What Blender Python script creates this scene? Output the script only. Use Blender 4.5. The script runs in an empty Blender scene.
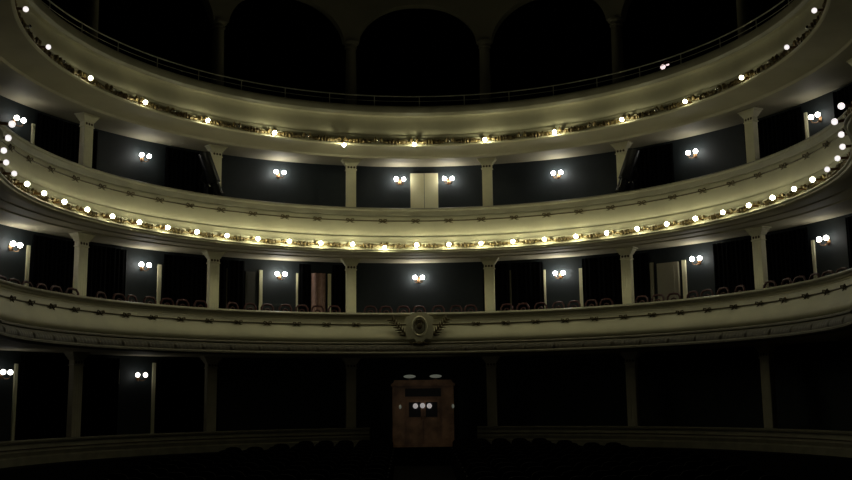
import bpy, math, random
from math import sin, cos, pi, sqrt
from mathutils import Matrix, Vector
random.seed(7)
SC = bpy.context.scene
COL = SC.collection

# ------------------------------------------------------------------ frame of the hall
# the auditorium is a horseshoe about (0, CY); heights are metres above the camera + EYE
CY = 22.66
EYE = 2.6
H = lambda h: h + EYE
PHI0 = 2.10          # where the round part ends
REF = 9.08
RHO = 2.8            # the stage boxes bulge outwards again

def path(s, r):
    """plan point and outward direction of the curve r at arc parameter s"""
    a = abs(s); sg = 1 if s >= 0 else -1
    if a <= PHI0:
        n = (sin(a), cos(a)); p = (r * n[0], CY + r * n[1])
    else:
        n0 = (sin(PHI0), cos(PHI0)); t0 = (cos(PHI0), -sin(PHI0))
        d = (a - PHI0) * REF
        q = (REF * n0[0], CY + REF * n0[1])
        LS = .55 if sg > 0 else .2
        st = min(d, LS)
        q = (q[0] + t0[0] * st, q[1] + t0[1] * st)
        off = r - REF
        if d <= LS:
            n = n0
        else:
            al = (d - LS) / RHO
            c = (q[0] + n0[0] * RHO, q[1] + n0[1] * RHO)
            b = PHI0 - al          # normal turns back
            # outward direction rotates so the wall bends away from the hall
            n = (sin(PHI0 + al * -1.0), cos(PHI0 + al * -1.0))
            n = (sin(PHI0 - al), cos(PHI0 - al))
            q = (c[0] - n[0] * RHO, c[1] - n[1] * RHO)
            off = min(off, RHO - .1)
        p = (q[0] + n[0] * off, q[1] + n[1] * off)
    return (sg * p[0], p[1]), (sg * n[0], n[1])

def place(s, r, h):
    p, n = path(s, r)
    return (p[0], p[1], H(h)), -math.atan2(n[0], n[1])     # local +Y points outward

# ------------------------------------------------------------------ materials
def mat(name, col, rough=.6, metal=0., var=0., scale=3., bump=0., bscale=40., emit=None, es=0., sheen=0., spec=.5, dirt=None):
    m = bpy.data.materials.new(name); m.use_nodes = True
    nt = m.node_tree; b = nt.nodes['Principled BSDF']
    b.inputs['Base Color'].default_value = (*col, 1)
    b.inputs['Roughness'].default_value = rough
    b.inputs['Metallic'].default_value = metal
    b.inputs['Specular IOR Level'].default_value = spec
    if sheen: b.inputs['Sheen Weight'].default_value = sheen
    if var or bump:
        tc = nt.nodes.new('ShaderNodeTexCoord')
    if var:
        nz = nt.nodes.new('ShaderNodeTexNoise'); nz.inputs['Scale'].default_value = scale; nz.inputs['Detail'].default_value = 6
        nt.links.new(tc.outputs['Object'], nz.inputs['Vector'])
        mx = nt.nodes.new('ShaderNodeMix'); mx.data_type = 'RGBA'
        dk = dirt or tuple(c * (1 - var) for c in col)
        mx.inputs['A'].default_value = (*dk, 1); mx.inputs['B'].default_value = (*col, 1)
        mr = nt.nodes.new('ShaderNodeMapRange'); mr.inputs['From Min'].default_value = .35; mr.inputs['From Max'].default_value = .6
        nt.links.new(nz.outputs['Fac'], mr.inputs['Value']); nt.links.new(mr.outputs['Result'], mx.inputs['Factor'])
        nt.links.new(mx.outputs['Result'], b.inputs['Base Color'])
    if bump:
        n2 = nt.nodes.new('ShaderNodeTexNoise'); n2.inputs['Scale'].default_value = bscale; n2.inputs['Detail'].default_value = 4
        nt.links.new(tc.outputs['Object'], n2.inputs['Vector'])
        bp = nt.nodes.new('ShaderNodeBump'); bp.inputs['Strength'].default_value = bump; bp.inputs['Distance'].default_value = .02
        nt.links.new(n2.outputs['Fac'], bp.inputs['Height']); nt.links.new(bp.outputs['Normal'], b.inputs['Normal'])
    if emit:
        b.inputs['Emission Color'].default_value = (*emit, 1); b.inputs['Emission Strength'].default_value = es
    return m

M = {}
M['cream'] = mat('cream_plaster', (.57, .535, .365), .55, var=.12, scale=1.3, bump=.15, bscale=25)
M['cap'] = mat('ledge_paint', (.32, .30, .21), .45, var=.15, scale=2)
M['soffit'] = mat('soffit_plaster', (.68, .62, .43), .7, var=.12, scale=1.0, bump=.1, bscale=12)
M['soffit_upper'] = mat('dimmed_upper_soffit', (.40, .365, .255), .7, var=.12, scale=1.0, bump=.1, bscale=12)  # darker copy of the soffit plaster, dimness put into the colour
M['pillar'] = mat('pillar_paint', (.78, .74, .52), .5, var=.08, scale=4, bump=.1, bscale=30)
M['groundpillar'] = mat('shaded_pillar_paint', (.46, .42, .30), .6, var=.15, scale=3)  # darker copy of the pillar paint, ground level shade put into the colour
M['shadedcream'] = mat('shaded_plaster_moulding', (.15, .135, .09), .6, var=.2, scale=3)  # darker cream, the shade below the belly is in the colour
M['teal'] = mat('teal_wall_damask', (.0095, .0160, .0190), .75, var=.15, scale=6, bump=.2, bscale=60)
M['gilt'] = mat('aged_gilding', (.30, .22, .085), .42, metal=.35, var=.7, scale=18, dirt=(.06, .04, .018), bump=.3, bscale=60)
M['bronze'] = mat('dark_gilt_ribbon', (.10, .075, .03), .5, metal=.3, var=.4, scale=20)
M['frieze'] = mat('shaded_frieze', (.06, .048, .028), .6, metal=.1, var=.5, scale=9)  # colour darkened for the shade under the balcony belly
M['velvet'] = mat('black_velvet', (.0022, .0022, .0026), .95, var=.3, scale=5, spec=.05)
M['pinkcloth'] = mat('faded_rose_curtain', (.42, .27, .23), .9, var=.2, scale=8, spec=.1)
M['door'] = mat('cream_door_paint', (.82, .78, .52), .45, var=.05, scale=3)
M['dimdoor'] = mat('grey_beige_door_paint', (.30, .28, .20), .5, var=.1, scale=3)
M['greydoor'] = mat('dark_grey_door_paint', (.05, .05, .042), .5, var=.1, scale=3)
M['chair'] = mat('dark_red_lacquer', (.055, .010, .009), .6, var=.3, scale=8)
M['chairpad'] = mat('dark_red_upholstery', (.045, .010, .012), .9, var=.2, scale=8)
M['seat'] = mat('dark_stall_velvet', (.006, .004, .004), .95, var=.2, scale=8, spec=.1)
M['floor'] = mat('dark_carpet', (.006, .005, .005), .95, var=.3, scale=4, spec=.05)
M['arch'] = mat('shadowed_arcade_plaster', (.20, .185, .13), .75, var=.12, scale=1.2)  # the dimness of the top arcade is painted into this colour
M['dark'] = mat('black_gallery_wall', (.006, .006, .006), .95, var=.2, scale=2, spec=.05)
M['metal'] = mat('black_metal', (.015, .015, .016), .35, metal=.6, var=.2, scale=9)
M['rail'] = mat('grey_painted_iron', (.45, .43, .34), .5, metal=.1, var=.1, scale=9)
M['brass'] = mat('dull_brass', (.20, .11, .05), .4, metal=.8, var=.2, scale=14)
M['wood'] = mat('polished_brown_wood', (.42, .22, .115), .45, var=.4, scale=2.5, dirt=(.19, .09, .04))
M['glass'] = mat('dark_window_glass', (.01, .01, .012), .45, var=.1, scale=3, spec=.25)
M['plinth'] = mat('dark_stone', (.26, .24, .17), .8, var=.2, scale=3)
M['chrome'] = mat('chrome', (.7, .7, .7), .2, metal=1., var=.05, scale=5)
def lamp(name, col, s): return mat(name, (.9, .9, .88), .3, emit=col, es=s, var=.02, scale=5)
WARM = (1., .965, .64)
BULB = [lamp('bulb_glow_%d' % i, c, s) for i, (c, s) in enumerate(((WARM, 95.), (WARM, 58.), (WARM, 32.), (WARM, 14.), ((1., .93, .92), 1.15)))]
SCON = [lamp('sconce_glow_%d' % i, (1., .965, .87), s) for i, s in enumerate((58., 34., 18., 5.))]
SMALL = lamp('work_lamp_glow', (1., .75, .75), 1.3)
GLINT = lamp('pane_glint_glow', (1., .92, .9), .30)  # glow standing in for lamp reflections in the booth panes
SHADE = lamp('dim_shade_glow', (.9, 1., .8), .07)

# ------------------------------------------------------------------ mesh builder
class MB:
    def __init__(s): s.v = []; s.f = []
    def add(s, vs, fs):
        n = len(s.v); s.v += [tuple(v) for v in vs]; s.f += [tuple(i + n for i in f) for f in fs]; return s
    def box(s, x0, x1, y0, y1, z0, z1):
        return s.add([(x0,y0,z0),(x1,y0,z0),(x1,y1,z0),(x0,y1,z0),(x0,y0,z1),(x1,y0,z1),(x1,y1,z1),(x0,y1,z1)],
              [(3,2,1,0),(4,5,6,7),(0,1,5,4),(1,2,6,5),(2,3,7,6),(3,0,4,7)])
    def stack(s, prof, n=4, rot=pi/4, cx=0, cy=0, sy=1.):
        """a stack of n-gons: prof = [(half width, z)]"""
        k = 1 / cos(pi / n) if n == 4 else 1
        vs = []; fs = []
        for r, z in prof:
            for i in range(n):
                a = rot + 2 * pi * i / n; vs.append((cx + r * k * cos(a), cy + r * k * sy * sin(a), z))
        for j in range(len(prof) - 1):
            for i in range(n):
                a = j * n + i; b = j * n + (i + 1) % n; fs.append((a, b, b + n, a + n))
        fs.append(tuple(reversed(range(n)))); fs.append(tuple((len(prof) - 1) * n + i for i in range(n)))
        return s.add(vs, fs)
    def tube(s, pts, r, n=6, taper=None):
        vs = []; fs = []; pts = [Vector(p) for p in pts]
        for i, p in enumerate(pts):
            t = (pts[min(i + 1, len(pts) - 1)] - pts[max(i - 1, 0)]).normalized()
            u = t.orthogonal().normalized() if i == 0 else (u - t * u.dot(t)).normalized()
            w = t.cross(u); rr = r if taper is None else r + (taper - r) * i / (len(pts) - 1)
            for k in range(n):
                a = 2 * pi * k / n; vs.append(p + u * rr * cos(a) + w * rr * sin(a))
        for j in range(len(pts) - 1):
            for k in range(n):
                a = j * n + k; b = j * n + (k + 1) % n; fs.append((a, b, b + n, a + n))
        fs.append(tuple(reversed(range(n)))); fs.append(tuple((len(pts) - 1) * n + k for k in range(n)))
        return s.add(vs, fs)
    def ball(s, c, r, n=12, m=8, sq=(1, 1, 1)):
        vs = [(c[0], c[1], c[2] - r * sq[2])]; fs = []
        for j in range(1, m):
            a = -pi / 2 + pi * j / m
            for i in range(n):
                b = 2 * pi * i / n; vs.append((c[0] + r * sq[0] * cos(a) * cos(b), c[1] + r * sq[1] * cos(a) * sin(b), c[2] + r * sq[2] * sin(a)))
        vs.append((c[0], c[1], c[2] + r * sq[2]))
        for i in range(n): fs.append((0, 1 + (i + 1) % n, 1 + i))
        for j in range(m - 2):
            for i in range(n):
                a = 1 + j * n + i; b = 1 + j * n + (i + 1) % n; fs.append((a, b, b + n, a + n))
        t = len(vs) - 1; q = 1 + (m - 2) * n
        for i in range(n): fs.append((q + i, q + (i + 1) % n, t))
        return s.add(vs, fs)
    def prism(s, outline, y0, y1):
        """outline in x,z extruded along y"""
        n = len(outline)
        vs = [(x, y0, z) for x, z in outline] + [(x, y1, z) for x, z in outline]
        fs = [tuple(range(n)), tuple(reversed(range(n, 2 * n)))] + [(i, i + n, (i + 1) % n + n, (i + 1) % n) for i in range(n)]
        return s.add(vs, fs)
    def xf(s, mtx, start=0):
        for i in range(start, len(s.v)): s.v[i] = tuple(mtx @ Vector(s.v[i]))
        return s
    def mesh(s, name, m, smooth=35):
        me = bpy.data.meshes.new(name); me.from_pydata(s.v, [], s.f); me.update()
        me.materials.append(M[m] if isinstance(m, str) else m)
        if smooth:
            me.polygons.foreach_set('use_smooth', [True] * len(me.polygons))
            me.set_sharp_from_angle(angle=math.radians(smooth))
        return me
    def build(s, name, m, parent=None, smooth=35, label=None):
        o = bpy.data.objects.new(name, s.mesh(name, m, smooth)); COL.objects.link(o)
        if parent is not None: o.parent = parent
        if label: o['label'] = label
        return o

def tag(o, label, cat, group=None):
    o['label'] = label; o['category'] = cat
    if group: o['group'] = group
    return o
def thing(name, label, cat, loc=(0, 0, 0), rz=0., group=None):
    o = bpy.data.objects.new(name, None); COL.objects.link(o); o.location = loc; o.rotation_euler = (0, 0, rz)
    o.empty_display_size = .1
    return tag(o, label, cat, group)
def dup(root, loc, rz, label, group=None, swap=None, skip=()):
    """copy a thing with its parts and sub-parts"""
    r = root.copy(); COL.objects.link(r); r.location = loc; r.rotation_euler = (0, 0, rz); r['label'] = label
    if group: r['group'] = group
    def rec(a, b):
        for ch in list(a.children):
            c = ch.copy(); COL.objects.link(c); c.parent = b
            if swap and swap[0] in ch.name: c.data = swap[1]
            rec(ch, c)
    rec(root, r)
    return r
def struct(o): o['kind'] = 'structure'; return o

def lin(a, b, n): return [a + (b - a) * i / (n - 1) for i in range(n)]
def ring(prof, ss, closed=False, mod=None):
    """loft a profile [(r, h)] along the horseshoe"""
    b = MB(); n = len(prof); fs = []
    for s in ss:
        for j, (r, h) in enumerate(prof):
            rr, hh = (r, h) if mod is None else mod(s, j, r, h)
            p, _ = path(s, rr); b.v.append((p[0], p[1], H(hh)))
    m = n if closed else n - 1
    for i in range(len(ss) - 1):
        for j in range(m):
            a = i * n + j; c = i * n + (j + 1) % n
            b.f.append((a, a + n, c + n, c))
    if closed:
        b.f.append(tuple(range(n))); b.f.append(tuple(reversed(range((len(ss) - 1) * n, len(ss) * n))))
    return b
def tube_ring(r, h, rad, ss, n=6):
    return ring([(r + rad * cos(2*pi*k/n), h + rad * sin(2*pi*k/n)) for k in range(n)], ss, closed=True)

END = 2.62
SS = lin(-END, END, 262)
SSW = lin(-2.3, 2.3, 231)

NUM = ['zeroth','first','second','third','fourth','fifth','sixth','seventh','eighth','ninth','tenth','eleventh','twelfth','thirteenth','fourteenth',
       'fifteenth','sixteenth','seventeenth','eighteenth','nineteenth','twentieth','twenty-first','twenty-second','twenty-third','twenty-fourth']

# ------------------------------------------------------------------ the shell
struct(ring([(11.66, -2.4), (11.66, 8.68), (12.1, 8.68), (12.1, -2.4)], SSW, closed=True).build('wall_back', 'teal'))
struct(ring([(14.2, 8.6), (14.2, 17.), (14.6, 17.), (14.6, 8.6)], SSW, closed=True).build('wall_gallery', 'dark'))
b = MB()
def fl(x, y):
    d = sqrt(x * x + (y - CY) ** 2)
    base = -2.10 - max(0, (31 - y)) * .028
    return base
ys = lin(2, 40, 39); xs = lin(-15, 15, 31)
for y in ys:
    for x in xs: b.v.append((x, y, H(fl(x, y))))
for j in range(len(ys) - 1):
    for i in range(len(xs) - 1):
        a = j * len(xs) + i; b.f.append((a, a + 1, a + 1 + len(xs), a + len(xs)))
struct(b.build('floor', 'floor'))
b = MB(); b.box(-15, 15, -2, 40, H(17.), H(17.3)); struct(b.build('ceiling', 'dark'))
b = MB(); b.box(-15, -14.7, 2, 40, H(-3.2), H(17.)); struct(b.build('wall_left', 'dark'))
b = MB(); b.box(14.7, 15, 2, 40, H(-3.2), H(17.)); struct(b.build('wall_right', 'dark'))
b = MB(); b.box(-6, 6, -2.5, 5.6, H(-2.7), H(-1.5)); struct(b.build('floor_stage', 'floor'))
# raised corridor floor under the boxes of the ground level
struct(ring([(9.75, -1.52), (11.66, -1.52), (11.66, -2.4), (9.75, -2.4)], lin(-2.1, 2.1, 120), closed=True).build('floor_corridor', 'floor'))

# ------------------------------------------------------------------ balconies
def leafy(amp, per, seed, h0, h1):
    rnd = random.Random(seed); ph = [rnd.random() * 6 for _ in range(8)]
    def f(s, j, r, h):
        v = (h - h0) / (h1 - h0)
        if v <= 0.001 or v >= .999: return r, h
        u = s * REF / per
        k = (abs(sin(u * 2.0 * pi + ph[0])) ** .6) * .45 + .35 * abs(sin(u * 7.3 + 3 * v + ph[1])) * abs(cos(u * 12.1 - 4 * v + ph[2])) + .3 * abs(sin(u * 23.7 + 9 * v + ph[3]))
        env = sin(pi * v) ** .5
        return r - amp * k * env, h + .02 * sin(u * 19 + ph[4]) * env
    return f
def garland(r0, hc, per, s0, big, ss):
    """leaf swags hanging between the bulbs over the band: thick in the middle, curling at the ends"""
    n = 9
    b = MB()
    for s in ss:
        u = ((s - s0) / per) % 1.0; w = abs(u - .5) * 2
        leaf = .62 + .38 * abs(sin(u * per * 260)) + .18 * sin(u * per * 610)
        body = max(.10, 1 - (w / .78) ** 2.2) if w < .74 else .10
        curl = max(0., 1 - ((w - .84) / .11) ** 2)
        a = big * max(body * leaf, .9 * curl) + .004
        c = hc - big * .35 * (1 - w * w) + big * .5 * curl
        for k in range(n):
            t = 2 * pi * k / n
            jj = 1 + .18 * sin(k * 2.4 + s * 300)
            p, _ = path(s, r0 - a * .75 * cos(t) * jj); b.v.append((p[0], p[1], H(c + a * sin(t) * jj)))
    for i in range(len(ss) - 1):
        for k in range(n):
            q = i * n + k; c = i * n + (k + 1) % n; b.f.append((q, q + n, c + n, c))
    return b

def bow_mesh():
    b = MB()
    for sg in (-1, 1):
        b.tube([(0, -.02, 0), (sg*.035, -.045, .035), (sg*.085, -.05, .045 ), (sg*.10, -.04, .005), (sg*.06, -.035, -.015), (0, -.02, 0)], .016, 5)
        b.tube([(0, -.02, 0), (sg*.05, -.03, -.045), (sg*.11, -.02, -.055)], .014, 5, .006)
    b.ball((0, -.03, 0), .028, 8, 6)
    b.v = [(x * 1.35, y * 1.3, z * 1.25) for x, y, z in b.v]
    return b.mesh('bow', 'bronze')
BOW = bow_mesh()
def add_bows(root, r, h, ph):
    for s in ph:
        o = bpy.data.objects.new('ribbon_bow', BOW); COL.objects.link(o)
        loc, rz = place(s, r, h); o.location = loc; o.rotation_euler = (0, 0, rz); o.parent = root

# --- lower balcony
B1 = thing('balcony', 'lowest curved cream balcony with carved crest and ribbon garland, no bulbs', 'balcony')
ring([(9.98, 2.70), (9.98, 2.79), (9.60, 2.79), (9.53, 2.765), (9.50, 2.73), (9.51, 2.70), (9.56, 2.675), (9.57, 2.64)], SS).build('ledge', 'cap', B1)
ring([(9.57, 2.64), (9.62, 2.62), (9.63, 2.57), (9.585, 2.545), (9.58, 2.50), (9.565, 2.45), (9.55, 2.38), (9.51, 2.28), (9.455, 2.17), (9.40, 2.07), (9.365, 1.98), (9.36, 1.92), (9.38, 1.87), (9.44, 1.83)], SS).build('front_panel', 'cream', B1)
ring([(9.44, 1.83), (9.34, 1.82), (9.31, 1.79), (9.31, 1.76), (9.36, 1.74), (9.27, 1.71)], SS).build('moulding', 'shadedcream', B1)
hs = lin(1.51, 1.71, 8)
def fr(s, j, r, h):
    v = (h - 1.51) / .20
    if v <= .001 or v >= .999: return r, h
    u = (s * 9.2 / .95) % 1.0
    return r - .05 * sin(pi * v) * (.45 + .3 * abs(sin(pi * u * 7)) + .6 * max(0., 1 - ((u - .5) / .07) ** 2)), h
ring([(9.27 - .10 * (1.71 - h) / .2, h) for h in reversed(hs)], lin(-END, END, 1500), mod=fr).build('leaf_frieze', 'frieze', B1)
ring([(9.17, 1.51), (9.12, 1.50), (9.08, 1.47), (9.08, 1.43), (9.14, 1.40), (9.3, 1.39)], SS).build('lower_moulding', 'shadedcream', B1)
ring([(9.3, 1.39), (10.2, 1.37), (10.22, 1.40), (11.66, 1.40)], SS).build('soffit', 'soffit', B1)
ring([(9.98, 2.70), (9.98, 1.97), (11.66, 1.97)], SS).build('deck', 'floor', B1)
tube_ring(9.545, 2.40, .022, SS).build('ribbon_cord', 'bronze', B1)
add_bows(B1, 9.56, 2.39, [-.017 + .1025 * k for k in range(-19, 20) if abs(k) >= 2])

# --- middle balcony
B2 = thing('balcony', 'middle curved cream balcony with closely spaced globe bulbs along its gilt band', 'balcony')
ring([(9.98, 6.20), (9.98, 6.27), (9.62, 6.28), (9.55, 6.255), (9.52, 6.22), (9.53, 6.18), (9.57, 6.16), (9.575, 6.02), (9.60, 5.99)], SS).build('ledge', 'cap', B2)
ring([(9.60, 5.99), (9.56, 5.96), (9.54, 5.90), (9.53, 5.80), (9.505, 5.70), (9.49, 5.60), (9.48, 5.50), (9.485, 5.42), (9.505, 5.35), (9.54, 5.305), (9.56, 5.30)], SS).build('front_panel', 'cream', B2)
ring([(9.56, 5.30), (9.47, 5.28), (9.46, 5.265), (9.46, 5.235), (9.455, 5.18), (9.44, 5.12), (9.40, 5.085), (9.385, 5.07)], SS).build('moulding', 'cream', B2)
T2P = .1151; T2O = -.013
ring([(9.385, 5.07), (9.40, 5.0), (9.38, 4.92), (9.34, 4.87), (9.30, 4.86)], SS).build('bulb_band', 'cream', B2)
garland(9.325, 4.975, T2P, T2O, .070, lin(-END, END, 3600)).build('gilt_garland', 'gilt', B2)
ring([(9.30, 4.86), (9.26, 4.855), (9.23, 4.835), (9.23, 4.81), (9.25, 4.795), (9.28, 4.785), (9.30, 4.75)], SS).build('lower_moulding', 'cream', B2)
ring([(9.30, 4.75), (9.36, 4.725), (9.46, 4.72), (9.47, 4.745), (9.9, 4.745), (9.92, 4.72), (10.35, 4.71), (10.37, 4.68), (11.02, 4.68), (11.04, 4.71), (11.66, 4.71)], SS).build('soffit', 'soffit', B2)
ring([(9.98, 6.20), (9.98, 5.38), (11.66, 5.38)], SS).build('deck', 'floor', B2)
tube_ring(9.535, 5.82, .021, SS).build('ribbon_cord', 'bronze', B2)
add_bows(B2, 9.545, 5.81, [-.015 + .1145 * k for k in range(-19, 20)])

# --- upper balcony
B3 = thing('balcony', 'top curved cream balcony with few widely spaced bulbs and iron railing', 'balcony')
ring([(9.98, 9.60), (9.98, 9.71), (9.36, 9.72), (9.29, 9.69), (9.26, 9.64), (9.26, 9.45), (9.30, 9.40), (9.34, 9.37)], SS).build('ledge', 'cap', B3)
ring([(9.34, 9.37), (9.44, 9.34), (9.46, 9.26), (9.445, 9.15), (9.42, 9.05), (9.385, 8.94), (9.365, 8.85), (9.37, 8.77), (9.40, 8.715), (9.42, 8.70)], SS).build('front_panel', 'cream', B3)
ring([(9.42, 8.70), (9.33, 8.685), (9.32, 8.67), (9.32, 8.63), (9.30, 8.58), (9.25, 8.54), (9.22, 8.53)], SS).build('moulding', 'cream', B3)
T3P = .2617; T3O = -.018
ring([(9.22, 8.53), (9.21, 8.45), (9.18, 8.38), (9.14, 8.33), (9.11, 8.32)], SS).build('bulb_band', 'cream', B3)
garland(9.13, 8.43, T3P / 2, T3O, .10, lin(-END, END, 3600)).build('gilt_garland', 'gilt', B3)
ring([(9.11, 8.32), (9.07, 8.315), (9.05, 8.295), (9.05, 8.27), (9.08, 8.25), (9.12, 8.245)], SS).build('lower_moulding', 'cream', B3)
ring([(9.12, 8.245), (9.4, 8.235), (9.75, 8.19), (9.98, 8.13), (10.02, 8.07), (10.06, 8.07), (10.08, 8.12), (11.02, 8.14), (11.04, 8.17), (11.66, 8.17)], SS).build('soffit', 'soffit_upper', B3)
ring([(9.98, 9.60), (9.98, 8.7), (11.66, 8.7)], SS).build('deck', 'floor', B3)
struct(ring([(11.66, 8.7), (14.2, 8.7)], SSW).build('floor_gallery', 'floor'))

# iron railing on the top balcony
RL = thing('railing', 'thin grey iron safety railing on top of the highest balcony', 'railing')
SR = lin(-2.2, 2.2, 200)
tube_ring(9.53, 10.10, .021, SR).build('handrail', 'rail', RL)
tube_ring(9.53, 9.93, .009, SR).build('middle_rail', 'rail', RL)
b = MB(); b.stack([(.05, 0), (.05, .012), (.017, .02), (.017, .39)], n=6, rot=0); PM = b.mesh('post', 'rail')
for k in range(-13, 14):
    o = bpy.data.objects.new('post', PM); COL.objects.link(o); loc, rz = place(.0025 + .1595 * k, 9.53, 9.71); o.location = loc; o.parent = RL

# small studs between the bulbs of the top balcony
b = MB(); b.ball((0, -.03, 0), .045, 10, 8); b.tube([(0, .05, 0), (0, 0, 0)], .03, 8); STUD = b.mesh('stud', 'chrome')
for k in range(-8, 8):
    o = bpy.data.objects.new('rosette_stud', STUD); COL.objects.link(o); loc, rz = place(T3O + T3P * (k + .5), 9.0, 8.40); o.location = loc; o.rotation_euler = (0, 0, rz); o.parent = B3

# --- the crest
cr = bpy.data.objects.new('crest', None); COL.objects.link(cr); cr.parent = B1
loc, rz = place(-.006, 9.42, 0); cr.location = (loc[0], loc[1], 0); cr.rotation_euler = (0, 0, rz)
cr['label'] = 'carved crest with oval mask between leaf sprays'
b = MB()
ol = [(-.43, 2.02), (-.36, 1.90), (-.20, 1.93), (-.12, 1.84), (0, 1.80), (.12, 1.84), (.20, 1.93), (.36, 1.90), (.43, 2.02), (.47, 2.2), (.42, 2.36), (.47, 2.52), (.43, 2.62), (.30, 2.68), (.24, 2.75), (0, 2.78), (-.24, 2.75), (-.30, 2.68), (-.43, 2.62), (-.47, 2.52), (-.42, 2.36), (-.47, 2.2)]
b.prism([(x, H(z)) for x, z in ol], -.17, .3); b.build('shield', 'cream', cr, smooth=25)
b = MB()
b.tube([(.22 * cos(2*pi*k/28), -.19, H(2.32) + .30 * sin(2*pi*k/28)) for k in range(29)], .04, 8); b.build('oval_frame', 'cream', cr)
b = MB(); b.ball((0, -.17, H(2.32)), .19, 16, 12, (1, .35, 1.4)); b.build('medallion', 'plinth', cr)
b = MB()   # mask
b.ball((0, -.23, H(2.33)), .09, 14, 10, (1, .6, 1.3)); b.build('mask', 'bronze', cr)
b = MB()
for sg in (-1, 1):
    for zz in (2.47, 2.52):
        b.tube([(0, -.24, H(zz - .02)), (sg * .08, -.26, H(zz)), (sg * .13, -.23, H(zz - .09))], .03, 6, .012)
b.build('plumes', 'bronze', cr)
for sg in (-1, 1):
    b = MB()
    b.tube([(sg*.46, -.06, H(2.02)), (sg*.58, -.07, H(2.2)), (sg*.72, -.02, H(2.40)), (sg*.90, .02, H(2.55))], .022, 6, .01)
    for i in range(7):
        t = i / 6; x = sg * (.48 + .40 * t); z = 2.05 + .48 * t
        for w in (-1, 1):
            a = math.atan2(.48, .40) + w * .9
            dx = .17 * cos(a) * sg; dz = .17 * sin(a)
            b.tube([(x, -.07, H(z)), (x + dx * .5, -.10, H(z + dz * .5)), (x + dx, -.07, H(z + dz))], .045, 6, .010)
    b.build('leaf_spray', 'bronze', cr)
b = MB()
for sg in (-1, 1):
    b.tube([(0, -.12, H(1.74)), (sg*.12, -.16, H(1.80)), (sg*.26, -.12, H(1.75)), (sg*.34, -.10, H(1.84))], .05, 6, .02)
b.ball((0, -.14, H(1.78)), .08, 10, 8); b.build('scroll_pendant', 'bronze', cr)

# ------------------------------------------------------------------ globe bulbs on the fronts
def make_bulb(level, r, drop=0.):
    t = thing('globe_bulb', 'x', 'light bulb')
    b = MB(); b.ball((0, 0, -drop), .060, 16, 12); b.build('globe', BULB[level], t)
    b = MB(); b.tube([(0, .28, .0), (0, .08, .0), (0, .045, -drop * .7)] if drop else [(0, .30, 0), (0, .10, 0), (0, .052, 0)], .032, 10, .026); b.build('socket', 'brass', t)
    return t
def side(k): return 'left' if k < 0 else 'right'
def bulbs(P, O, n, r, h, tier, lv, hang=()):
    protos = {}
    for k in range(-n, n + 1):
        s = O + P * k; L = lv(abs(s)); dr = hang.get(k, 0) if hang else 0
        if k == 0: lb = 'white globe bulb at the middle of the %s balcony front' % tier
        else: lb = 'globe bulb on the %s balcony front, %s %s of the middle one' % (tier, NUM[abs(k)], side(k))
        loc, rz = place(s, r, h)
        key = (L, dr)
        if key not in protos:
            t = make_bulb(L, r, dr); protos[key] = t; t.location = loc; t.rotation_euler = (0, 0, rz); t['label'] = lb
        else: t = dup(protos[key], loc, rz, lb)
        t['group'] = 'globe bulbs along the %s balcony' % tier
bulbs(T2P, T2O, 20, 9.08, 4.955, 'middle', lambda a: 0 if a < .62 else 1 if a < 1.05 else 2 if a < 1.4 else 3 if a < 1.66 else 4, {-1: .09})
bulbs(T3P, T3O, 8, 8.87, 8.345, 'top', lambda a: 0 if a < .7 else 1 if a < 1.0 else 2 if a < 1.2 else 3 if a < 1.4 else 4, {-1: .17, 0: .08})

# ------------------------------------------------------------------ pillars
A0 = .2205
def make_pillar(z0, z1, hw=.165, m='pillar'):
    t = thing('pillar', 'x', 'pillar')
    hgt = z1 - z0
    b = MB(); b.stack([(hw + .05, 0), (hw + .05, .10), (hw + .02, .13), (hw + .035, .16), (hw, .20)]); b.build('base', m, t, smooth=0)
    b = MB(); b.stack([(hw, .20), (hw, hgt - .38)])
    for i in range(4):                   # raised fillets on the face
        x = -hw + .035 + i * (2 * hw - .07) / 3
        b.box(x - .02, x + .02, -hw - .012, -hw, .35, hgt - .46)
    b.build('shaft', m, t, smooth=0)
    b = MB(); b.stack([(hw, hgt - .38), (hw + .03, hgt - .37), (hw + .03, hgt - .35), (hw + .005, hgt - .34), (hw + .005, hgt - .22), (hw + .03, hgt - .21),
                       (hw + .05, hgt - .17), (hw + .085, hgt - .12), (hw + .12, hgt - .08), (hw + .12, hgt - .05), (hw + .16, hgt - .04), (hw + .16, hgt)])
    cap = b.build('capital', m, t, smooth=0)
    b = MB()
    for i in range(3):
        b.ball(((i - 1) * .10, -hw - .01, hgt - .28), .04, 8, 6, (1, .5, 1))
    b.build('rosette_band', 'bronze', cap)
    for o in list(t.children) + list(cap.children):
        for v in o.data.vertices: v.co.y *= .55
    return t
where = {0: 'first', 1: 'second', 2: 'third', 3: 'fourth'}
def pillars(z0, z1, text, group, proto=None, m='pillar'):
    for k in range(-4, 4):
        s = A0 * (2 * k + 1); j = k if k >= 0 else -k - 1
        loc, rz = place(s, 10.7, z0)
        lb = '%s, %s %s of the centre' % (text, where[j], 'right' if k >= 0 else 'left')
        if proto is None:
            proto = make_pillar(z0, z1, m=m); proto.location = loc; proto.rotation_euler = (0, 0, rz); proto['label'] = lb; proto['group'] = group
        else: dup(proto, loc, rz, lb, group)
pillars(1.97, 4.69, 'square cream pillar behind the lowest balcony', 'pillars of the lowest balcony boxes')
pillars(5.38, 8.145, 'square cream pillar behind the middle balcony', 'pillars of the middle balcony boxes')
pillars(-1.52, 1.39, 'dim square pillar on the dark ground level', 'pillars of the ground level', m='groundpillar')

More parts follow.
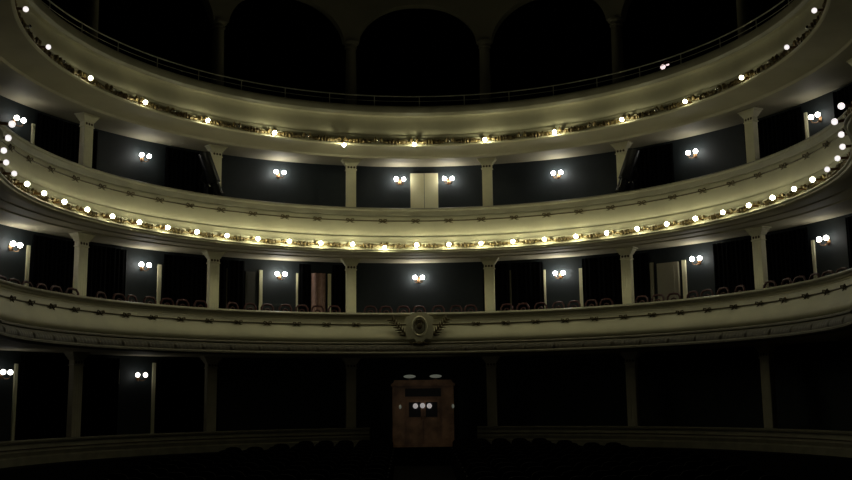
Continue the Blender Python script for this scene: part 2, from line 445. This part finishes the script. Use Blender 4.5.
# top gallery arcade: one pierced wall on round columns
b = MB(); seg = 16; R0, R1 = 10.52, 10.88
def arch_h(u):      # u in -1..1 across the opening
    return 12.35 + 1.44 * (max(0., 1 - abs(u) ** 2.3)) ** .62
half = A0 - .026
TOP = 15.6
ss = []; lows = []
for k in range(-4, 5):
    c = 2 * A0 * k
    for i in range(-seg, seg + 1):
        u = sin(pi / 2 * i / seg)
        ss.append(c + half * u); lows.append(arch_h(u))
def modarc(s, j, r, h): return r, h
n = 4
for s, lo in zip(ss, lows):
    for r, h in ((R0, lo), (R0, TOP), (R1, TOP), (R1, lo)):
        p, _ = path(s, r); b.v.append((p[0], p[1], H(h)))
for i in range(len(ss) - 1):
    for j in range(4):
        a = i * 4 + j; c = i * 4 + (j + 1) % 4; b.f.append((a, a + 4, c + 4, c))
struct(b.build('wall_arcade', 'arch'))
b = ring([(10.52, 14.6), (10.40, 14.62), (10.3, 14.75), (10.2, 14.8), (10.2, 15.0)], lin(-2, 2, 120)); struct(b.build('trim_1', 'arch'))
def make_gcol():
    t = thing('gallery_column', 'x', 'column')
    b = MB(); b.stack([(.26, 0), (.26, .2), (.22, .26)], n=20, rot=0); b.build('base', 'arch', t)
    b = MB(); b.stack([(.205, .26), (.205, 1.5), (.18, 3.42)], n=20, rot=0); b.build('shaft', 'arch', t)
    b = MB(); b.stack([(.18, 3.42), (.22, 3.44), (.22, 3.48), (.19, 3.5), (.20, 3.55), (.27, 3.6), (.28, 3.65), (.28, 3.68)], n=20, rot=0); b.build('capital', 'arch', t)
    return t
g = None
for k in range(-4, 4):
    s = A0 * (2 * k + 1); j = k if k >= 0 else -k - 1; loc, rz = place(s, 10.7, 8.7)
    lb = 'dim round column of the top arcade, %s %s of the centre' % (where[j], 'right' if k >= 0 else 'left')
    if g is None: g = make_gcol(); g.location = loc; g['label'] = lb; g['group'] = 'columns of the top arcade'
    else: dup(g, loc, rz, lb)

# ------------------------------------------------------------------ wall sconces
def make_sconce(level, n=2, gap=.27):
    t = thing('wall_sconce', 'x', 'wall lamp')
    b = MB(); b.ball((0, 0, -.05), .07, 12, 8, (1, .35, 1.6)); b.build('backplate', 'brass', t)
    for i in range(n):
        x = (i - (n - 1) / 2) * gap
        b = MB(); b.tube([(0, -.02, -.08), (x * .4, -.10, -.16), (x * .9, -.17, -.14), (x, -.19, -.06)], .014, 6)
        b.stack([(.02, -.075), (.04, -.06), (.035, -.05)], n=10, rot=0, cx=x, cy=-.19); arm = b.build('arm', 'brass', t)
        b = MB(); b.ball((x, -.19, .02), .070, 16, 12); b.build('globe', SCON[level], arm)
    return t
def sconces(data, tier, group):
    protos = {}
    for s, h, lvl, lb in data:
        loc, rz = place(s * 1.012, 11.64, h)
        if lvl not in protos:
            t = make_sconce(lvl); protos[lvl] = t; t.location = loc; t.rotation_euler = (0, 0, rz); t['label'] = lb
        else: t = dup(protos[lvl], loc, rz, lb)
        t['group'] = group
D = 'two-globe wall sconce, %s, %s'
sconces([(-1.236, 4.19, 1, D % ('lowest balcony', 'farthest left at the picture edge')), (-.828, 4.17, 1, D % ('lowest balcony', 'second from the left')),
         (-.417, 4.20, 0, D % ('lowest balcony', 'third from the left')), (-.004, 4.16, 0, D % ('lowest balcony', 'on the dark wall above the crest')),
         (.418, 4.14, 0, D % ('lowest balcony', 'first right of the crest')), (.833, 4.19, 1, D % ('lowest balcony', 'second right of the crest')),
         (1.234, 4.15, 2, D % ('lowest balcony', 'farthest right'))], 1, 'sconces of the lowest balcony')
sconces([(-1.247, 7.62, 2, D % ('middle balcony', 'farthest left')), (-.839, 7.61, 1, D % ('middle balcony', 'second from the left')),
         (-.424, 7.71, 0, D % ('middle balcony', 'third from the left')), (-.058, 7.66, 0, D % ('middle balcony', 'just left of the cream double door')),
         (.090, 7.66, 0, D % ('middle balcony', 'just right of the cream double door')), (.422, 7.61, 0, D % ('middle balcony', 'second right of the cream door')),
         (.839, 7.59, 1, D % ('middle balcony', 'third right of the cream door')), (1.238, 7.58, 2, D % ('middle balcony', 'farthest right'))], 2, 'sconces of the middle balcony')
sconces([(-1.245, .80, 3, D % ('dark ground', 'at the left picture edge')), (-.828, .80, 3, D % ('dark ground', 'between the two left pillars'))], 0, 'sconces of the ground level')

# ------------------------------------------------------------------ doors, jamb strips, curtains in the boxes
def wallbox(s0, s1, r0, r1, h0, h1, n=4):
    return ring([(r0, h0), (r0, h1), (r1, h1), (r1, h0)], lin(s0, s1, n), closed=True)
dn = [0]
def door(s0, s1, h0, h1, m, leaves=1, r=11.56):
    dn[0] += 1
    t = bpy.data.objects.new('door_%d' % dn[0], None); COL.objects.link(t); struct(t)
    w = (s1 - s0) / leaves
    for i in range(leaves):
        a = s0 + i * w + .0006; c = s0 + (i + 1) * w - .0006
        lf = wallbox(a, c, r, 11.66, h0, h1).build('door_leaf', m, t, smooth=0)
        lf['kind'] = 'structure'
        q = (c - a)
        for z0, z1 in ((h0 + .15, h0 + .95), (h0 + 1.05, h1 - .12)):
            p = wallbox(a + q * .18, c - q * .18, r - .012, r, z0, z1).build('raised_panel', m, lf, smooth=0); p['kind'] = 'structure'
    return t
door(-.0265, .0590, 5.38, 7.91, 'door', 2)                 # cream double door of the middle level
door(.716, .781, 1.97, 4.21, 'dimdoor', 1)
door(-.527, -.497, 1.97, 4.26, 'greydoor', 1)
tn = [1]
def strip(s, w, h0, h1, r=11.61, m='door', r1=11.66):
    """door jamb seen on its narrow side: stands out from the wall"""
    tn[0] += 1
    w *= .9; o = wallbox(s - w / 2, s + w / 2, r, r1, h0, h1, 2).build('trim_%d' % tn[0], m, smooth=0); return struct(o)
for s, w, t, m in ((-1.193, .010, 4.29, 'door'), (-.784, .012, 4.27, 'door'), (-.581, .004, 4.33, 'dimdoor'), (-.478, .011, 4.34, 'door'), (-.369, .006, 4.29, 'door'),
                (-.272, .011, 4.30, 'door'), (.272, .006, 4.36, 'dimdoor'), (.375, .006, 4.32, 'door'), (.484, .011, 4.29, 'door'), (.698, .012, 4.27, 'dimdoor'),
                (.796, .013, 4.24, 'door'), (1.199, .009, 4.22, 'door')):
    strip(s, w, 1.97, t, m=m)
for s, w, t in ((-1.198, .009, 7.73), (1.207, .009, 7.86)): strip(s, w, 5.38, t)
for s, w, t in ((-1.212, .010, 1.06), (-.791, .010, 1.20), (-.898, .004, .98)): strip(s, w, -1.52 if w > .005 else .55, t)

def curtain(s0, s1, h0, h1, m, label, group, r=11.54, name='box_curtain', fold=.022, per=.16):
    n = max(8, int((s1 - s0) * 11.4 / .03))
    def f(s, j, rr, h):
        return rr + fold * sin(s * 11.4 / per * 2 * pi) + fold * .4 * sin(s * 11.4 / per * 2 * pi * .37 + 1), h
    o = ring([(r, h0), (r, (h0 + h1) / 2), (r, h1), (r + .03, h1), (r + .03, (h0 + h1) / 2), (r + .03, h0)], lin(s0, s1, n), closed=True, mod=f).build(name, m)
    return tag(o, label, 'curtain', group)
def cset(rows, h0, h1, lev, grp):
    for s0, s1, lb in rows: curtain(s0, s1, h0, h1, 'velvet', 'black curtain, %s, %s' % (lev, lb), grp)
G1 = 'black curtains behind the lowest balcony'
cset([(-1.40, -1.318, 'beyond the farthest left sconce'), (-1.186, -.892, 'behind the third pillar left of the crest'), (-.776, -.585, 'behind the second pillar left of the crest'),
      (-.577, -.530, 'right of the second pillar left of the crest'), (-.364, -.330, 'left of the rose curtain'), (-.264, -.197, 'behind the first pillar left of the crest'),
      (.19, .268, 'behind the first pillar right of the crest'), (.276, .371, 'left of the first sconce right of the crest'), (.491, .690, 'behind the second pillar right of the crest'),
      (.894, 1.192, 'behind the third pillar right of the crest'), (1.320, 1.42, 'beyond the farthest right sconce')], 1.97, 4.60, 'lowest balcony', G1)
G2 = 'black curtains behind the middle balcony'
cset([(-1.191, -.998, 'behind the third pillar from the centre on the left'), (-.780, -.612, 'behind the second pillar from the centre on the left'),
      (.640, .785, 'behind the second pillar from the centre on the right'), (1.012, 1.200, 'behind the third pillar from the centre on the right'), (1.31, 1.42, 'past the farthest right sconce')], 5.38, 8.06, 'middle balcony', G2)
G0 = 'black curtains on the ground level'
cset([(-1.205, -.902, 'behind the left pillar'), (-.784, -.60, 'right of the lit sconce')], -1.52, 1.30, 'ground', G0)
curtain(-.3285, -.286, 1.97, 4.30, 'pinkcloth', 'faded rose striped curtain hanging left of the pillar beside the crest bay', None, r=11.52, fold=.035, per=.21)

# ------------------------------------------------------------------ chairs in the lowest balcony
def make_chair():
    t = thing('box_chair', 'x', 'chair')
    b = MB(); b.stack([(.20, .43), (.215, .45), (.21, .49), (.18, .51)], n=14, rot=0); b.build('seat', 'chairpad', t)
    for x, y in ((-.15, -.15), (.15, -.15), (-.15, .15), (.15, .15)):
        b = MB(); b.tube([(x, y, .44), (x * 1.2, y * 1.2, 0)], .019, 6, .014); b.build('leg', 'chair', t)
    b = MB()    # backrest: hoop with an open inner loop; the sitter faces the stage (-Y), the back stands at +Y
    b.tube([(-.17, .18, .46), (-.20, .21, .75), (-.19, .24, 1.0), (-.13, .255, 1.09), (0, .26, 1.11), (.13, .255, 1.09), (.19, .24, 1.0), (.20, .21, .75), (.17, .18, .46)], .034, 6)
    bk = b.build('backrest', 'chair', t)
    b = MB(); b.tube([(-.10, .19, .50), (-.11, .21, .80), (-.06, .24, .95), (0, .245, .97), (.06, .24, .95), (.11, .21, .80), (.10, .19, .50)], .026, 6)
    b.build('inner_hoop', 'chair', bk)
    return t
ch = None
bays = {0: 'centre bay above the crest', 1: 'first bay right of the crest', 2: 'second bay right of the crest', 3: 'right end bay', -1: 'first bay left of the crest', -2: 'second bay left of the crest', -3: 'left end bay'}
for bay in range(-3, 4):
    c = 2 * A0 * bay
    for i in range(7):
        s = c + (i - 3) * .0545
        if abs(s) > 1.45: continue
        rr = 10.22 + .03 * random.uniform(-1, 1); loc, rz = place(s, rr, 1.97); rz += random.uniform(-.25, .25)
        pos = ('leftmost', 'second from left', 'third from left', 'middle', 'third from right', 'second from right', 'rightmost')[i]
        lb = 'dark red open-backed chair in the %s, %s' % (bays[bay], pos)
        if ch is None: ch = make_chair(); ch.location = loc; ch.rotation_euler = (0, 0, rz); ch['label'] = lb; ch['group'] = 'chairs in the lowest balcony boxes'
        else: dup(ch, loc, rz, lb)

# ------------------------------------------------------------------ stage spotlights beside the second pillars of the middle balcony
def make_spot(sg):
    t = thing('stage_spotlight', 'x', 'spotlight')
    # long barrel leaning towards the centre as it comes down
    top = Vector((sg * .38, .05, 2.35)); bot = Vector((-sg * .02, -.22, 1.02)); d = (top - bot)
    P = lambda k: bot + d * k
    b = MB(); b.tube([P(.30), P(.34), P(.98), P(1.0)], .20, 16); body = b.build('housing', 'metal', t)
    b = MB(); b.box(min(-sg*.02, sg*.30), max(-sg*.02, sg*.30), -.12, .10, .70, 1.28); b.build('ballast_box', 'metal', t, smooth=0)
    b = MB(); b.tube([P(0), P(.02), P(.32)], .16, 16, .15); b.build('lens_tube', 'metal', t)
    b = MB(); b.tube([P(-.012), P(.004)], .11, 16); b.build('lens', 'glass', t)
    b = MB(); b.tube([P(.10) + Vector((-sg*.0, -.14, 0)), P(.24) + Vector((0, -.14, 0))], .018, 6)
    b.tube([P(.45) + Vector((0, -.18, 0)), P(.52) + Vector((0, -.18, 0))], .022, 6); b.build('focus_knob', 'chrome', body)
    q = P(.6)
    b = MB(); b.tube([(q.x - .22, q.y, q.z), (q.x - .22, q.y + .2, q.z - .3), (q.x, q.y + .28, q.z - .42), (q.x + .22, q.y + .2, q.z - .3), (q.x + .22, q.y, q.z)], .02, 6); b.build('yoke', 'metal', t)
    b = MB(); b.tube([(q.x, q.y + .28, q.z - .42), (q.x, q.y + .28, .06)], .025, 8); b.stack([(.22, 0), (.22, .03), (.05, .06)], n=16, rot=0, cx=q.x, cy=q.y + .28); b.build('stand', 'metal', t)
    return t
for sg, lb in ((-1, 'black stage spotlight leaning in front of the left middle-balcony pillar'), (1, 'black stage spotlight leaning in front of the right middle-balcony pillar')):
    t = make_spot(sg); loc, rz = place(sg * (3 * A0 + .020 * sg * sg), 10.30, 5.38); t.location = loc; t.rotation_euler = (0, 0, rz); t['label'] = lb; t['group'] = 'stage spotlights'
# work lamp burning behind the top railing
t = thing('work_lamp', 'small pinkish lamp burning behind the top balcony railing on the right', 'lamp'); loc, rz = place(.868, 9.86, 9.71); t.location = loc; t.rotation_euler = (0, 0, rz)
b = MB(); b.stack([(.12, 0), (.12, .03), (.03, .05), (.03, .22)], n=12, rot=0); b.build('stand', 'metal', t)
b = MB(); b.ball((-.03, 0, .30), .085, 14, 10, (1, .8, .9)); b.build('bulb', SMALL, t)
b = MB(); b.ball((.14, 0, .33), .05, 12, 8, (1.2, .8, .6)); b.build('side_bulb', SMALL, t)
b = MB(); b.tube([(-.14, .05, .40), (0, .05, .46), (.2, .05, .44)], .015, 6); b.build('reflector', 'chair', t)

# ------------------------------------------------------------------ ground level: parapets, booth, stalls
def parapet(s0, s1, lb):
    t = thing('box_parapet', lb, 'parapet', group=None)
    S = lin(s0, s1, 70)
    ring([(10.75, -.98), (10.75, -.91), (10.40, -.90), (10.36, -.93), (10.38, -.98)], S, closed=True).build('ledge', 'plinth', t)
    ring([(10.60, -1.52), (10.60, -.98), (10.44, -.98), (10.42, -1.08), (10.36, -1.2), (10.40, -1.30), (10.34, -1.34), (10.34, -1.52)], S, closed=True).build('front_panel', 'plinth', t)
    tube_ring(10.37, -1.12, .018, S).build('ribbon_cord', 'bronze', t)
parapet(-2.0, -.165, 'dim low curved parapet of the ground boxes, left of the wooden booth')
parapet(.175, 2.0, 'dim low curved parapet of the ground boxes, right of the wooden booth')

bt = thing('wooden_booth', 'brown polished wooden booth with glazed upper doors at the back of the stalls', 'booth'); loc, rz = place(.004, 9.95, -1.52); bt.location = loc; bt.rotation_euler = (0, 0, rz)
W = .98
b = MB(); b.box(-W, W, -.30, .65, .08, 1.95); b.build('body', 'wood', bt, smooth=0)
b = MB(); b.box(-W - .04, W + .04, -.34, .69, 0, .09); b.build('plinth', 'wood', bt, smooth=0)
b = MB(); b.stack([(1, 0)] * 1 + [(1, .0)], n=4) if False else b.prism([(-W - .06, 1.94), (W + .06, 1.94), (W + .06, 2.0), (W - .02, 2.05), (W - .06, 2.13), (-W + .06, 2.13), (-W + .02, 2.05), (-W - .06, 2.0)], -.38, .70); b.build('cornice', 'wood', bt, smooth=0)
b = MB(); b.box(-.58, .58, -.325, -.30, 1.60, 1.86); b.build('dark_window', 'glass', bt, smooth=0)
for sg in (-1, 1):
    b = MB(); b.box(min(sg * .02, sg * .52), max(sg * .02, sg * .52), -.34, -.29, .12, 1.50); dl = b.build('door', 'wood', bt, smooth=0)
    b = MB(); b.box(min(sg * .08, sg * .46), max(sg * .08, sg * .46), -.352, -.34, .95, 1.42); b.build('pane', 'glass', dl, smooth=0)
    b = MB(); b.box(min(sg * .08, sg * .46), max(sg * .08, sg * .46), -.35, -.34, .25, .80); b.build('lower_panel', 'wood', dl, smooth=0)
    b = MB(); b.tube([(sg * .05, -.37, .86), (sg * .05, -.37, .98)], .012, 6); b.build('handle', 'brass', dl)
    b = MB(); b.box(min(sg * .60, sg * .92), max(sg * .60, sg * .92), -.32, -.30, .25, 1.50); b.build('side_panel', 'wood', bt, smooth=0)
    b = MB(); b.box(min(sg * .93, sg * .99), max(sg * .93, sg * .99), -.33, -.28, .09, 1.94); b.build('corner_post', 'wood', bt, smooth=0)
# lamps on the booth top; front reflections put in as glowing balls
lm = None
for i, (x, z) in enumerate(((-.25, 1.30), (-.02, 1.31), (.20, 1.30))):
    lb = 'small white lamp reflection on the booth front, %s of three' % ('left', 'middle', 'right')[i]
    p = Matrix.Rotation(rz, 4, 'Z') @ Vector((x, -.46, z))
    L_ = (loc[0] + p.x, loc[1] + p.y, loc[2] + p.z)
    if lm is None:
        lm = thing('booth_glint', lb, 'lamp', L_, rz, 'lamp reflections on the booth front')
        b = MB(); b.ball((0, 0, 0), .080, 14, 10, (1, .7, 1.05)); b.build('globe', GLINT, lm)
        b = MB(); b.tube([(0, .03, 0), (0, .11, 0)], .03, 8); b.build('holder', 'brass', lm)
    else: dup(lm, L_, rz, lb)
for x, lb in ((-.43, 'pale oval lamp shade on top of the booth, left one'), (.42, 'pale oval lamp shade on top of the booth, right one')):
    p = Matrix.Rotation(rz, 4, 'Z') @ Vector((x, -.1, 2.13)); t = thing('booth_top_lamp', lb, 'lamp', (loc[0] + p.x, loc[1] + p.y, loc[2] + p.z), rz, 'lamps on top of the booth')
    b = MB(); b.stack([(.06, 0), (.06, .02), (.015, .03), (.015, .09)], n=10, rot=0); b.build('foot', 'brass', t)
    b = MB(); b.ball((0, 0, .12), .2, 14, 8, (1, .7, .28)); b.build('lamp_shade', SHADE, t)
for sg, lb in ((-1, 'tiny side glint on the left of the booth'), (1, 'tiny side glint on the right corner of the booth')):
    p = Matrix.Rotation(rz, 4, 'Z') @ Vector((sg * (.74 if sg < 0 else .96), -.42, 1.28)); t = thing('booth_side_glint', lb, 'lamp', (loc[0] + p.x, loc[1] + p.y, loc[2] + p.z), rz, 'side glints of the booth')
    b = MB(); b.ball((0, 0, 0), .05, 10, 8, (.8, .8, 1.4)); b.build('globe', SHADE, t)  # side glint put in as a small glowing ball
    b = MB(); b.tube([(0, .02, -.03), (0, .11, -.03)], .015, 6); b.build('bracket', 'brass', t)

# stalls seats
b = MB()
b.box(-.24, .24, -.20, .22, .36, .46); b.box(-.28, -.24, -.2, .28, 0, .62); b.box(.24, .28, -.2, .28, 0, .62)
n0 = len(b.v)
b.prism([(-.25, .40), (.25, .40), (.25, .80), (.19, .87), (.08, .90), (-.08, .90), (-.19, .87), (-.25, .80)], .20, .28)
SEAT = b.mesh('stalls_seat', 'seat', 30)
rowi = 0
for y in [30.6 - 1.0 * i for i in range(13)]:
    rowi += 1
    dy = (y - CY)
    hw = min(7.0, 7.2 * sqrt(max(0, 1 - (dy / 9.6) ** 2))) if dy > 0 else 7.1 - .02 * dy * dy
    x = 1.15
    while x + .28 < hw:
        for sg in (-1, 1):
            o = bpy.data.objects.new('stalls_seat', SEAT); COL.objects.link(o)
            yy = y - .012 * x * x * (1 if dy > 0 else .8)
            o.location = (sg * x, yy, H(fl(0, yy))); o.rotation_euler = (0, 0, -sg * .024 * x * 1.0)
            tag(o, 'black stalls seat %s of the aisle, %s row from the back' % (side(sg), NUM[rowi]), 'seat', 'stalls seats row %s from the back, %s' % (NUM[rowi], side(sg)))
        x += .60

# ------------------------------------------------------------------ light
def area(name, loc, tgt, size, power, col, spread=180):
    l = bpy.data.lights.new(name, 'AREA'); l.energy = power; l.color = col; l.size = size; l.spread = math.radians(spread)
    o = bpy.data.objects.new(name, l); COL.objects.link(o); o.location = loc
    o.rotation_euler = (Vector(tgt) - Vector(loc)).to_track_quat('-Z', 'Y').to_euler(); return o
l = bpy.data.lights.new('stage_fill', 'SPOT'); l.energy = 150; l.color = (1., .93, .72); l.spot_size = math.radians(44); l.spot_blend = 1.; l.shadow_soft_size = .5  # unseen soft light added near the camera to fill the hall
o = bpy.data.objects.new('stage_fill', l); COL.objects.link(o); o.location = (-1.5, 4.5, H(.9))
o.rotation_euler = (Vector((0, 32, H(5.2))) - o.location).to_track_quat('-Z', 'Y').to_euler()

l = bpy.data.lights.new('booth_fill', 'SPOT'); l.energy = 220; l.color = (1., .9, .75); l.spot_size = math.radians(6.5); l.spot_blend = .6; l.shadow_soft_size = .2  # unseen narrow light added to brighten the booth
o = bpy.data.objects.new('booth_fill', l); COL.objects.link(o); o.location = (-2.5, 4.8, H(1.6))
o.rotation_euler = (Vector((0.04, 32.3, H(-.4))) - o.location).to_track_quat('-Z', 'Y').to_euler()

w = bpy.data.worlds.new('world'); SC.world = w; w.use_nodes = True
w.node_tree.nodes['Background'].inputs['Color'].default_value = (.9, .9, .8, 1)
w.node_tree.nodes['Background'].inputs['Strength'].default_value = .0015

# ------------------------------------------------------------------ camera
Rr = Vector((0.99981653, -0.01505408, -0.01184429)); Ru = Vector((0.00929837, -0.15916708, 0.98720787)); Rf = Vector((0.01674673, 0.98713688, 0.1589979))
cd = bpy.data.cameras.new('camera'); cam = bpy.data.objects.new('camera', cd); COL.objects.link(cam)
mw = Matrix(((Rr.x, Ru.x, -Rf.x, -.353), (Rr.y, Ru.y, -Rf.y, 0), (Rr.z, Ru.z, -Rf.z, H(0)), (0, 0, 0, 1)))
cam.matrix_world = mw
cd.sensor_width = 36; cd.lens = 36 * 986.94 / 852; cd.clip_end = 200
SC.camera = cam
SC.view_settings.view_transform = 'Standard'; SC.view_settings.look = 'None'
SC.view_settings.exposure = -0.15; SC.view_settings.gamma = 1; SC.view_settings.use_curve_mapping = False
